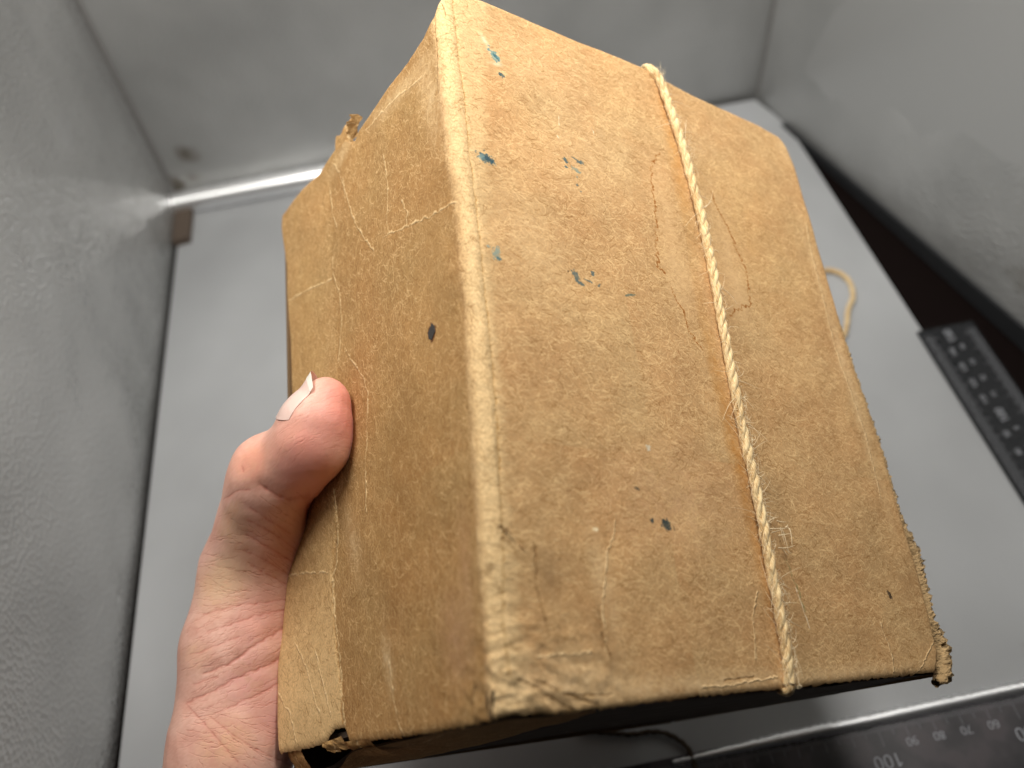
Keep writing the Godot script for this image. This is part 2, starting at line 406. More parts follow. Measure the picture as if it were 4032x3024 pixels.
# ---------------------------------------------------------------- the wrapped sheet of the box: s runs round the corner, v up the box
func sheet(s: float, v: float) -> Vector3:
	var rho := 3.4
	var p: Vector3
	var n: Vector3
	if s >= rho:
		p = Vector3(s, v, 0); n = Vector3(0, 0, 1)
	elif s <= -rho:
		p = Vector3(0, v, s); n = Vector3(-1, 0, 0)
	else:
		var a := (s + rho) / (2.0 * rho) * PI * 0.5
		n = Vector3(-cos(a), 0, sin(a))
		p = Vector3(rho, v, -rho) + n * rho
	# slow waviness, and the crushed bottom of the corner
	var d := 0.40 * n_low.get_noise_2d(s * 1.2, v * 1.2) + 0.03 * n_low.get_noise_2d(s * 7.0 + 50.0, v * 7.0)
	var crush := smoothstep(26.0, 2.0, v) * smoothstep(34.0, 2.0, absf(s - 4.0))
	d += crush * (0.65 * n_low.get_noise_2d(s * 6.0 + 9.0, v * 9.0) + 0.16 * n_low.get_noise_2d(s * 16.0, v * 24.0))
	var worn := smoothstep(9.0, 2.0, absf(s - 1.5))
	d += worn * (0.14 * n_low.get_noise_2d(s * 5.0, v * 6.0) + 0.05 * n_low.get_noise_2d(s * 30.0, v * 40.0))
	if s > 3.6: d -= 0.16 * smoothstep(1.1, 0.0, absf(s - lut([[7, 2.1], [17, 1.9], [35, 3.1], [50, 4.0], [71, 4.4], [106, 4.5], [147, 5.2], [180, 5.4]], v)))
	p += n * d
	# the corner has been knocked out of line
	var off := lut([[-4, -4.4], [0, -4.2], [17, -3.6], [49, -1.6], [84, 0.6], [113, 1.4], [128, 0.3], [172, 0.4]], v)
	p.x += off * (exp(s / 20.0) if s < 0.0 else exp(-s / 5.0))
	# the loose outer strip at the back edge of the side
	if s < -66.0:
		var line := lut([[0, -75.8], [15, -76.1], [33, -78.6], [44, -79.1], [57, -74.6], [68, -76.6], [100, -70], [187, -70]], v)
		p.x -= 0.4 * smoothstep(line + 0.3, line - 0.6, s) * smoothstep(110.0, 50.0, v)
		p.x -= maxf(0.0, line - s) * lut([[0, 0.19], [25, 0.17], [45, 0.09], [70, 0.03], [187, 0.02]], v)
	# rounded-over rims
	var left := lut(LEFT_EDGE, v)
	if s < left + 2.5: p.x += pow(maxf(0.0, left + 2.5 - s), 2.0) * 0.22
	var right := lut(RIGHT_EDGE, v)
	if s > right - 2.0: p.z -= pow(maxf(0.0, s - right + 2.0), 2.0) * 0.25
	var top := lut(TOP_EDGE, s)
	if v > top - 1.6: p -= n * pow(v - top + 1.6, 2.0) * 0.3
	var low := lut(LOW_EDGE, s)
	if v < low + 1.4: p -= n * pow(low + 1.4 - v, 2.0) * 0.3
	return p

const LEFT_EDGE := [[-4, -107.0], [0, -107.2], [6, -108.4], [17, -108.4], [30, -108.9], [50, -108.3], [70, -105.6], [99, -104.6], [115, -104.4], [132, -105.8], [154, -106.6], [171, -110.4], [187, -109.0]]
const RIGHT_EDGE := [[-4, 136.0], [1.6, 136.6], [7, 140.0], [12, 140.6], [29, 141.2], [44, 140.8], [64, 141.2], [86, 139.0], [99, 138.4], [122, 137.7], [165, 137.6], [172, 136.0], [187, 134]]
const TOP_EDGE := [[-110, 176.4], [-92, 176.2], [-77, 173.0], [-66, 174.2], [-57, 172.6], [-52, 167.6], [-48, 169.4], [-25, 169.9], [-8, 170.0], [-2, 172.4], [0, 176.0], [6, 181.0], [16, 182.8], [50, 182.3], [73, 182.4], [77, 181.4], [94, 179.2], [114, 178.1], [124, 177.6], [132, 176.2], [136, 172.4], [139, 166.0]]
const LOW_EDGE := [[-110, 1.4], [-102, 2.2], [-92, 2.0], [-84, 2.6], [-80, 5.4], [-76, 5.2], [-74, 1.6], [-62, 1.0], [-38, 0.2], [-19, -0.2], [-3, -0.3], [0, -0.1], [3, 0.4], [10, -0.1], [21, 0.0], [33, 0.3], [46, 0.7], [76, 0.8], [93, 1.1], [135, 1.6], [142, 1.8]]

func panel(called: String, s_from: Callable, s_to: Callable, nu: int, nv: int, out: Vector3, m: Material, parent: Node3D) -> void:
	var sv := func(a: float, b: float) -> Vector2:
		var v0 := lerpf(0.0, 176.0, b)
		var s: float = lerpf(s_from.call(v0), s_to.call(v0), a)
		var lo := lut(LOW_EDGE, s) + 0.5 * n_fine.get_noise_1d(s * 16.0) + 0.3 * n_fine.get_noise_1d(s * 50.0)
		var hi := lut(TOP_EDGE, s) + 0.5 * n_fine.get_noise_1d(s * 14.0 + 90.0)
		return Vector2(s, lerpf(lo, hi, b))
	var f := func(a: float, b: float) -> Vector3:
		var q: Vector2 = sv.call(a, b)
		return sheet(q.x, q.y)
	var uv := func(a: float, b: float) -> Vector2:
		var q: Vector2 = sv.call(a, b)
		return paper_uv(q.x, q.y)
	part(called, grid(nu, nv, f, uv, out), m, parent)

func torn_flap(p0: Vector3, p1: Vector3, dir: Vector3, curl: Vector3, length: float, seed_: int, m: Material, parent: Node3D, at_s := -60.0) -> void:
	var f := func(a: float, b: float) -> Vector3:
		var l := length * (0.55 + 0.45 * sin(PI * clampf(a * 0.9 + 0.1, 0.0, 1.0)) + 0.5 * n_fine.get_noise_2d(a * 22.0, seed_ * 13.0))
		var q := b * l
		return p0.lerp(p1, a) + dir * q + curl * (q * q / length * 0.8) + (dir.cross(curl)) * 0.9 * n_fine.get_noise_2d(a * 14.0 + seed_, b * 10.0) + curl * 0.8 * n_fine.get_noise_2d(a * 24.0, b * 16.0 + seed_ * 7.0)
	var uv := func(a: float, b: float) -> Vector2: return paper_uv(at_s + a * 9.0, 60.0 + b * 8.0 + seed_)
	part("torn_flap", grid(16, 10, f, uv, curl.normalized()), m, parent)

func build_box() -> void:
	var paper := kraft_paper()
	var box := base("cardboard_box", BOX, "old brown kraft cardboard box with worn pale corner and blue paint flecks, tied with twine", "box")
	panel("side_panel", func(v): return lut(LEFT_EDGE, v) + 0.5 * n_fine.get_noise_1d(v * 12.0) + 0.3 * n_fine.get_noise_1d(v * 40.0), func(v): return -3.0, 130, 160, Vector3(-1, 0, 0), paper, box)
	panel("corner_strip", func(v): return -3.0, func(v): return 6.2, 24, 260, Vector3(-0.7, 0, 0.7), paper, box)
	panel("front_panel", func(v): return 6.2, func(v): return lut(RIGHT_EDGE, v) + 0.25 * n_fine.get_noise_1d(v * 12.0 + 70.0), 150, 160, Vector3(0, 0, 1), paper, box)
	var brown := mat(Color(0.20, 0.12, 0.055), 0.9)
	var dark := mat(Color(0.055, 0.036, 0.024), 0.95)  # dark board: the shade of the end put into its colour
	# the closed end, sagging away from the side at its back left corner
	var under := func(x: float, z: float) -> float:
		return 0.2 + x * 0.0015 + x * z * 0.00004 - 3.6 * smoothstep(-8.0, -104.0, z) * smoothstep(118.0, 6.0, x) * lerpf(smoothstep(-4.0, 24.0, x), 1.0, smoothstep(-70.0, -88.0, z)) + 0.25 * n_low.get_noise_2d(x * 2.0, z * 2.0)
	var endf := func(a: float, b: float) -> Vector3:
		var x := lerpf(0.8, 138.4, a)
		var z := lerpf(-0.5, -106.8, b)
		return Vector3(x, under.call(x, z) + 0.9 * smoothstep(70.0, 130.0, x) * smoothstep(-40.0, 0.0, z), z)
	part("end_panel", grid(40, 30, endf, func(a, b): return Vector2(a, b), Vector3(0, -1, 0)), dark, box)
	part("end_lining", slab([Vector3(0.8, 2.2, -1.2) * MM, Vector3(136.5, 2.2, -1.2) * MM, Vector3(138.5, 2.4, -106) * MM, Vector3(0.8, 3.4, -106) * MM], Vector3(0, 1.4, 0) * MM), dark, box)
	var flapf := func(a: float, b: float) -> Vector3:     # the side's turned-in flap; its paler paper carries light reaching the end
		var z := lerpf(-3.0, -101.0, b)
		var x := lerpf(0.4 + 5.0 * smoothstep(-70.0, -101.0, z), lut([[-101, 12], [-90, 26], [-60, 34], [-20, 30], [-3, 22]], z) + n_fine.get_noise_1d(z * 9.0) * 1.6, a)
		return Vector3(x, under.call(x, z) - 0.45, z)
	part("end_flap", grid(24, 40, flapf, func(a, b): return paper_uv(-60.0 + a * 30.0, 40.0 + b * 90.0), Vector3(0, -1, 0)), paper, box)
	part("back_panel", slab([Vector3(-0.5, -4.2, -107.2) * MM, Vector3(138, -0.6, -107.2) * MM, Vector3(138, 168, -107.2) * MM, Vector3(-0.5, 168, -104.5) * MM], Vector3(0, 0, -2.2) * MM), brown, box)
	part("top_panel", slab([Vector3(1.6, 168, -2.0) * MM, Vector3(135, 171, -2.0) * MM, Vector3(136, 169, -105) * MM, Vector3(1.6, 166, -104) * MM], Vector3(0, -1.6, 0) * MM), brown, box)
	part("right_panel", slab([Vector3(135.4, 0.6, -0.8) * MM, Vector3(135.4, 169, -2.5) * MM, Vector3(136.2, 167, -105) * MM, Vector3(138.6, -0.4, -106.5) * MM], Vector3(1.4, 0, 0) * MM), brown, box)
	# the edge of the lining board along the right, frayed and lumpy
	var ctrl := []
	for q in [[137.3, 124, -1.8], [138.9, 110, -2.0], [139.6, 97, -2.2], [139.9, 86, -2.2], [141.9, 71, -2.4], [142.2, 56, -2.5], [142.4, 43, -2.6], [144.6, 34, -2.8], [144.2, 26, -2.7], [143.4, 15, -2.6], [144.6, 9, -2.8], [143.6, 4, -2.8], [141.6, 0.2, -2.8], [138.6, -1.0, -3.0]]:
		ctrl.append(Vector3(q[0], q[1], q[2]))
	var path := smooth_path(ctrl, 0.7)
	var st := SurfaceTool.new()
	st.begin(Mesh.PRIMITIVE_TRIANGLES)
	var rr := func(i: int, a: float) -> float:
		var v := path[i].y
		var r := lut([[-1, 1.2], [1, 2.2], [8, 2.6], [14, 1.5], [26, 1.7], [34, 2.1], [45, 1.2], [60, 1.0], [86, 0.9], [110, 0.5], [124, 0.15]], v)
		return r * (1.0 + 0.75 * n_fine.get_noise_3d(v * 7.0, cos(a) * 9.0, sin(a) * 9.0) + 0.5 * n_fine.get_noise_3d(v * 24.0, cos(a) * 20.0, sin(a) * 20.0))
	tube(st, path, rr, 14)
	var fray := mat(Color(0.52, 0.35, 0.17), 0.95)
	fray.heightmap_enabled = true
	fray.heightmap_texture = noise_tex(FastNoiseLite.TYPE_SIMPLEX, 0.05, 256)
	fray.heightmap_scale = 0.05
	fray.uv1_triplanar = true
	fray.uv1_scale = Vector3(60, 60, 60)
	part("frayed_edge", st.commit(), fray, box)
	# torn bits
	torn_flap(Vector3(0.4, 167.6, -49), Vector3(0.2, 170.5, -64), Vector3(-0.1, 1, -0.1), Vector3(0.25, 0.1, -0.15), 8.5, 3, paper, box)
	torn_flap(Vector3(-0.4, 170.0, -44), Vector3(0.0, 168.5, -52), Vector3(-0.5, 0.9, -0.2), Vector3(-0.4, 0.0, -0.5), 3.2, 5, paper, box)
	torn_flap(Vector3(-1.6, 3.2, -75), Vector3(-3.0, 2.6, -84), Vector3(0.2, -1, 0.35), Vector3(0.6, 0.2, 0.1), 4.0, 7, paper, box)
	torn_flap(Vector3(-3.6, 2.8, -97), Vector3(-3.2, 2.2, -107), Vector3(0.25, -1, 0.1), Vector3(0.5, 0.1, 0.2), 8.5, 9, paper, box)
	torn_flap(Vector3(0.0, 1.6, -62), Vector3(-0.2, 2.0, -76), Vector3(0.55, -0.9, -0.1), Vector3(0.7, 0.3, 0.0), 6.5, 11, paper, box)
	torn_flap(Vector3(2.2, 35.4, 0.1), Vector3(6.2, 32.2, 0.2), Vector3(0.3, -0.5, 0.3), Vector3(0.1, -0.3, -0.4), 2.6, 13, paper, box, 1.0)
	# dark plate painted as the shaded inside of a nail hole, rim torn reddish
	var hole := part("nail_hole", slab([Vector3(-0.16, 89.9, -17.1) * MM, Vector3(-0.16, 88.6, -16.1) * MM, Vector3(-0.16, 87.2, -16.1) * MM, Vector3(-0.16, 85.9, -17.9) * MM, Vector3(-0.16, 86.6, -19.0) * MM, Vector3(-0.16, 88.3, -19.2) * MM], Vector3(0.5, 0, 0) * MM), mat(Color(0.055, 0.048, 0.045), 0.4, 0.2), box)
	hole.position = Vector3(sheet(-17.6, 88.0).x * MM, 0, 0)

# ---------------------------------------------------------------- twine
func twine_material() -> StandardMaterial3D:
	var m := mat(Color.WHITE, 0.75, 0.0, 0.35)
	var im := Image.create(64, 1024, false, Image.FORMAT_RGB8)
	var f := FastNoiseLite.new(); f.seed = 8; f.frequency = 0.09; f.fractal_octaves = 3
	for y in 1024:
		for x in 64:
			var t := f.get_noise_2d(x * 3.2 + y * 0.9, y * 0.22) + 0.4 * f.get_noise_2d(x * 0.4, y * 0.06 + 300.0)
			im.set_pixel(x, y, Color8(234, 210, 162).lerp(Color8(160, 116, 64), clampf(0.22 - t * 0.9, 0.0, 1.0)))
	m.albedo_texture = ImageTexture.create_from_image(im)
	m.heightmap_enabled = true
	m.heightmap_texture = m.albedo_texture
	m.heightmap_scale = 0.03
	m.rim_enabled = true
	m.rim = 0.3
	return m

func twine(path: PackedVector3Array, node: Node3D, m: Material, r: float, pitch: float, plies := 3, sides := 9) -> void:
	for p in plies:
		var u := (path[1] - path[0]).normalized().cross(Vector3(0.31, 0.87, 0.39)).normalized()
		var pts := PackedVector3Array()
		var run := 0.0
		for i in path.size():
			var t := (path[mini(i + 1, path.size() - 1)] - path[maxi(i - 1, 0)]).normalized()
			u = (u - t * u.dot(t)).normalized()
			if i: run += path[i].distance_to(path[i - 1])
			var a := TAU * (run / pitch + float(p) / plies) + 0.5 * n_low.get_noise_1d(run * 4.0)
			var rad := r * 0.44 * (1.0 + 0.35 * n_low.get_noise_2d(run * 8.0, p * 90.0))
			pts.append(path[i] + (u * cos(a) + t.cross(u) * sin(a)) * rad)
		var st := SurfaceTool.new()
		st.begin(Mesh.PRIMITIVE_TRIANGLES)
		tube(st, pts, func(i: int, a: float) -> float: return r * 0.64 * (1.0 + 0.30 * n_low.get_noise_2d(i * 2.0, p * 40.0) + 0.16 * n_fine.get_noise_3d(i * 4.0, cos(a) * 20.0, sin(a) * 20.0 + p * 9.0)), sides, 0.006)
		part("strand", st.commit(), m, node)

func build_twine() -> void:
	var m := twine_material()
	var node := base("twine", BOX, "pale natural twine tied round the brown box, crossing its front", "twine")
	var R := 1.28
	var c := []
	for q in [[76.4, 1.2], [77.3, 9.8], [77.9, 26.1], [79.0, 45.9], [79.6, 68.4], [80.6, 95.7], [82.0, 122.6], [81.0, 149.4], [77.9, 175.5]]:
		c.append(Vector3(q[0], q[1], sheet(q[0], q[1]).z + R))
	c[0].z -= 0.5; c[0].y = 1.6
	c.append_array([Vector3(75.6, 181.2, 0.6), Vector3(75, 183.2, -1.6), Vector3(75, 181, -8), Vector3(76, 173, -40), Vector3(76, 171, -98), Vector3(76, 168, -108), Vector3(76, 160, -111.2), Vector3(76.5, 90, -111.2), Vector3(76, 10, -111.2), Vector3(76, 4.4, -109), Vector3(76, 4.6, -104), Vector3(76.2, 4.4, -60), Vector3(76.2, 4.2, -12), Vector3(76.3, 2.6, -4.0), Vector3(76.3, 0.9, -1.8), Vector3(76.35, 0.35, -0.2), Vector3(76.4, 1.5, 0.9)])
	var path := smooth_path(c, 0.55)
	twine(path, node, m, R, 12.0)
	# loose fibres standing off it
	var st := SurfaceTool.new()
	st.begin(Mesh.PRIMITIVE_TRIANGLES)
	var hair := func(p: Vector3, d: Vector3, bend: Vector3, l: float, r: float):
		var pts := PackedVector3Array()
		for i in 8:
			var t := i / 7.0
			pts.append(p + d * l * t + bend * l * t * t)
		tube(st, pts, func(i: int, a: float) -> float: return r * (1.0 - 0.7 * i / 7.0), 4)
	for n in 620:
		var v := rng.randf_range(1, 180) if n < 330 else rng.randf_range(0.5, 75)
		var x := lut([[1.2, 76.4], [9.8, 77.3], [26, 77.9], [46, 79], [68, 79.6], [96, 80.6], [123, 82], [149, 81], [175, 77.9], [182, 75.6]], v)
		var side := -1.0 if rng.randf() < 0.42 else 1.0
		var l := rng.randf_range(0.7, 2.6) if rng.randf() < 0.85 else rng.randf_range(2.5, 6.0)
		var d := Vector3(side * rng.randf_range(0.5, 1.0), rng.randfn(0, 0.7), rng.randf_range(0.0, 0.6)).normalized()
		hair.call(Vector3(x + side * 1.1, v, 1.5 + rng.randf_range(-0.6, 1.0)), d, Vector3(rng.randfn(0, 0.5), rng.randfn(0, 0.8), rng.randf_range(-0.6, 0.1)), l, rng.randf_range(0.05, 0.10))
	for n in 60:                                    # the tuft at the top edge, and the snagged wisps on the right
		var o := Vector3(77.0 + rng.randf_range(-1.5, 2.5), 179.5 + rng.randf_range(-3, 3), 1.4) if n < 34 else Vector3(82.0 + rng.randf_range(-1, 2), 150.0 + rng.randf_range(-6, 8), 1.6)
		hair.call(o, Vector3(rng.randfn(0.5, 0.5), rng.randfn(0.6, 0.6), rng.randf_range(0, 0.5)).normalized(), Vector3(rng.randfn(0, 0.5), rng.randfn(0, 0.4), -0.2), rng.randf_range(1.5, 6.0 if n >= 34 else 3.0), rng.randf_range(0.03, 0.06))
	for q in [[80, 37, 2.2, 5.6, 1.0], [81, 36, 3.4, 4.6, 0.5], [84.5, 38.6, 1.6, 0.4, -4.8], [84.9, 38.2, 1.8, 0.7, -5.4], [87.6, 39, 1.4, 0.9, -2.0], [88.0, 38.6, 1.6, 0.2, -5.0], [82, 33.4, 1.6, 6.5, -0.4], [80.4, 40, 2.0, 4.0, 1.8], [84.0, 40.4, 1.4, 4.0, -1.0], [79, 37.8, 2.6, 9.4, 0.3], [84.6, 33.4, 1.2, 2.2, -1.0], [84.2, 33.0, 1.2, 1.0, -1.6], [83, 41, 1.5, -3.2, 1.0], [86.6, 38.8, 1.5, 1.6, 0.4]]:
		hair.call(Vector3(q[0], q[1], q[2]), Vector3(q[3], q[4], 0.2).normalized(), Vector3(rng.randfn(0, 0.12), rng.randfn(0, 0.12), -0.08), Vector2(q[3], q[4]).length(), 0.14)
	for q in [[78.4, 63.0, -3.0, 1.6, 1.2], [79.8, 62, 5.0, 1.2, -0.8], [76.6, 24, -1.6, -4.5, 0.9], [83.0, 133, 4.5, 2.0, 0.2], [82.6, 158, 2.0, 8.0, 0.6], [83.2, 160, 1.6, 5.0, 0.4], [80, 53, 3.0, -4.0, 0.3]]:
		hair.call(Vector3(q[0], q[1], 1.7), Vector3(q[2], q[3], q[4]).normalized(), Vector3(rng.randfn(0.2, 0.3), rng.randfn(0, 0.3), -0.15), Vector2(q[2], q[3]).length(), 0.10)
	var hm := mat(Color(0.86, 0.70, 0.45), 0.7)
	hm.backlight_enabled = true
	hm.backlight = Color(0.3, 0.24, 0.16)
	var fz := part("loose_fibres", st.commit(), hm, node)
	fz.set_meta("kind", "stuff")
	# two loose ends lying on the tent floor
	var a := base("twine_loop", Transform3D(), "loose loop of twine on the grey floor beside the box's right edge", "twine")
	twine(smooth_path([Vector3(176, 1.5, -322), Vector3(182, 1.6, -329.5), Vector3(187.6, 1.5, -330), Vector3(192.2, 1.5, -326), Vector3(194, 1.5, -319), Vector3(191.6, 1.5, -309), Vector3(185.4, 1.5, -300), Vector3(178, 1.6, -286), Vector3(166, 1.6, -276), Vector3(150, 1.6, -270)], 0.9), a, m, 1.25, 9.6, 3, 6)
	var b := base("shaded_twine_end", Transform3D(), "curl of twine darkened for its shade, on the floor under the front of the box", "cord")
	twine(smooth_path([Vector3(8, 1.5, -122), Vector3(27, 1.6, -116.6), Vector3(34.2, 1.7, -116), Vector3(40.6, 1.7, -114), Vector3(45.4, 1.7, -109.4), Vector3(47.2, 1.7, -104), Vector3(46.6, 1.7, -98), Vector3(42, 1.7, -86)], 0.9), b, mat(Color(0.05, 0.033, 0.018), 0.9), 1.0, 9.6, 3, 6)  # twine colour darkened to carry the box's shadow

# ---------------------------------------------------------------- the hand
var hk := 0                 # skin picture: 8 px per mm, u from -84 to -16, v from -20 to 100
const HU0 := -84.0
const HU1 := -16.0
const HV0 := -24.0
const HV1 := 100.0
const HP := 8.0
var sw := int((HU1 - HU0) * HP)
var sh := int((HV1 - HV0) * HP)
var sb := PackedByteArray()
var sz := PackedFloat32Array()

func skin_dot(u: float, v: float, r: float, c: Color, a: float, dh: float) -> void:
	var px := (u - HU0) * HP
	var py := (HV1 - v) * HP
	var pr := maxf(r * HP, 0.7)
	for y in range(maxi(0, int(py - pr)), mini(sh, int(py + pr) + 2)):
		for x in range(maxi(0, int(px - pr)), mini(sw, int(px + pr) + 2)):
			var d := Vector2(x - px, y - py).length() / pr
			if d < 1.0:
				var w := (1.0 - d * d) * (1.0 - d * d)
				var k := y * sw + x
				sz[k] += dh * w
				if a > 0.0:
					w *= a
					k *= 3
					sb[k] = int(lerpf(sb[k], c.r8, w) + 0.5)
					sb[k + 1] = int(lerpf(sb[k + 1], c.g8, w) + 0.5)
					sb[k + 2] = int(lerpf(sb[k + 2], c.b8, w) + 0.5)

func skin_line(pts: Array, r: float, c: Color, a: float, dh: float, seed_: int) -> void:
	for i in pts.size() - 1:
		var n := maxi(2, int(pts[i].distance_to(pts[i + 1]) / (r * 0.5)))
		for k in n:
			var m: Vector2 = pts[i].lerp(pts[i + 1], float(k) / n)
			var g := n_fine.get_noise_3d(m.x * 5.0, m.y * 5.0, seed_ * 23.0)
			skin_dot(m.x + g * 0.5, m.y - g * 0.5, r * (0.9 + 0.5 * g), c, a, dh * (1.0 + 0.5 * g))

var creases := [
	[1.5, [-50.5, 67.9, -48.6, 66.4, -46.4, 65.1, -43.5, 64.1, -40.8, 64.2, -37.3, 65.3]], [0.6, [-61.5, 68.6, -59.2, 68.0, -56.5, 68.0, -53.2, 67.4]], [0.4, [-55.4, 73.9, -54.8, 72.0]],
	[0.5, [-54.1, 63.8, -49.4, 60.7, -43.4, 58.3]], [0.5, [-54.8, 61.3, -48.9, 58.4, -41, 54.6]], [0.6, [-55.8, 58.6, -49.3, 55, -41.9, 51.8]], [0.5, [-56.9, 55.3, -50.2, 52.2, -43.5, 48.9]], [0.5, [-55.2, 51.7, -49.7, 48.9, -44.5, 46.9]],
	[0.6, [-68.9, 40.7, -60.1, 41.7, -52.5, 42.2, -45.6, 43.5]], [0.7, [-67.5, 35.7, -62.1, 36.5, -53.9, 38.9, -45, 40.6]], [1.4, [-68.3, 24.5, -62, 26.1, -55.3, 30.3, -48.6, 34.2, -45.5, 36.6]], [1.0, [-73.2, 18, -67.3, 19.2, -60, 22.3, -52, 25.2, -44.6, 28.3]],
	[0.8, [-62, 14.8, -55.4, 17.2, -48.8, 20.3, -44.8, 22.4]], [0.45, [-73.2, 17.4, -68.5, 12.4, -63.3, 6.1, -58.9, 0.7]], [0.4, [-66.6, 13.4, -60, 7.6, -52.3, 2.4, -45.4, -1.5]], [0.6, [-72.1, 30.2, -64.7, 31.4, -58.7, 33.4]], [0.6, [-71.3, 22.3, -64.7, 23.5]]]

func skin_material() -> StandardMaterial3D:
	sb.resize(sw * sh * 3)
	sz.resize(sw * sh)
	var f1 := FastNoiseLite.new(); f1.seed = 21; f1.frequency = 0.012; f1.fractal_octaves = 3
	var f2 := FastNoiseLite.new(); f2.seed = 22; f2.frequency = 0.11; f2.fractal_octaves = 2
	for y in sh:
		for x in sw:
			var a := f1.get_noise_2d(x, y)
			var b := f2.get_noise_2d(x * 0.7 + y * 0.5, y)
			var k := y * sw + x
			sz[k] = b * 0.04
			k *= 3
			sb[k] = clampi(int(220 + a * 12 + b * 5), 0, 255)
			sb[k + 1] = clampi(int(170 + a * 18 + b * 7), 0, 255)
			sb[k + 2] = clampi(int(152 + a * 18 + b * 7), 0, 255)
	# redder finger end and joint, paler pads: the skin's own colour
	for q in [[-28, 87, 8, 222, 138, 122, 0.55], [-32, 79, 8, 218, 146, 132, 0.45], [-26, 80, 6, 212, 138, 124, 0.35], [-38, 70, 9, 228, 152, 136, 0.7], [-42, 76, 8, 232, 160, 140, 0.6], [-53, 75, 7, 226, 148, 120, 0.45], [-62, 48, 10, 226, 188, 148, 0.55], [-59, 60, 7, 224, 180, 144, 0.45], [-54, 38, 9, 218, 154, 138, 0.4], [-56, 22, 10, 218, 160, 148, 0.4], [-48, 12, 9, 202, 148, 140, 0.4], [-64, 6, 10, 222, 168, 136, 0.4], [-46, 56, 6, 200, 134, 112, 0.35], [-55, 30, 5, 226, 172, 160, 0.35], [-70, 30, 6, 222, 176, 142, 0.3]]:
		for n in 12:
			skin_dot(q[0] + rng.randfn(0, q[2] * 0.25), q[1] + rng.randfn(0, q[2] * 0.25), q[2], Color8(q[3], q[4], q[5]), q[6] * 0.25, 0.0)
	var n := 0
	for c in creases:
		skin_line(pl(c[1]), 0.50 * (0.7 + 0.4 * c[0]), Color8(176, 92, 78), 0.09 + 0.06 * c[0], -0.12 * c[0], n)
		skin_line(pl(c[1]), 1.2, Color8(190, 110, 94), 0.05, -0.10 * c[0], n)
		n += 1
	for i in 520:                                # fine lines across the ball of the thumb and round the wrist
		var v := rng.randf_range(-6, 66)
		var u := rng.randf_range(-76, -40)
		var l := rng.randf_range(2, 8)
		var ang := lut([[0, -0.7], [12, -0.2], [20, 0.35], [35, 0.3], [48, -0.4], [60, -0.55], [66, -0.5]], v) + rng.randfn(0, 0.22)
		skin_line([Vector2(u, v), Vector2(u + cos(ang) * l * 0.5, v + sin(ang) * l * 0.5), Vector2(u + cos(ang) * l, v + sin(ang + 0.15) * l)], 0.2, Color8(176, 100, 84), 0.10, -0.07, i)
	for i in 170:                                # ridges of the finger pad
		var v := rng.randf_range(70, 92)
		var u := rng.randf_range(-48, -20)
		skin_line([Vector2(u, v), Vector2(u + 2.5, v + 1.6), Vector2(u + 4.5, v + 2.2)], 0.16, Color8(190, 104, 90), 0.06, -0.04, i)
	var m := mat(Color.WHITE, 0.48, 0.0, 0.42)
	m.albedo_texture = ImageTexture.create_from_image(Image.create_from_data(sw, sh, false, Image.FORMAT_RGB8, sb))
	for i in sz.size(): sz[i] = 0.6 + clampf(sz[i] * 0.4, -0.58, 0.4)
	m.heightmap_enabled = true
	m.heightmap_texture = ImageTexture.create_from_image(Image.create_from_data(sw, sh, false, Image.FORMAT_RF, sz.to_byte_array()))
	m.heightmap_scale = 0.07
	m.texture_repeat = false
	m.subsurf_scatter_enabled = true
	m.subsurf_scatter_strength = 0.06
	return m

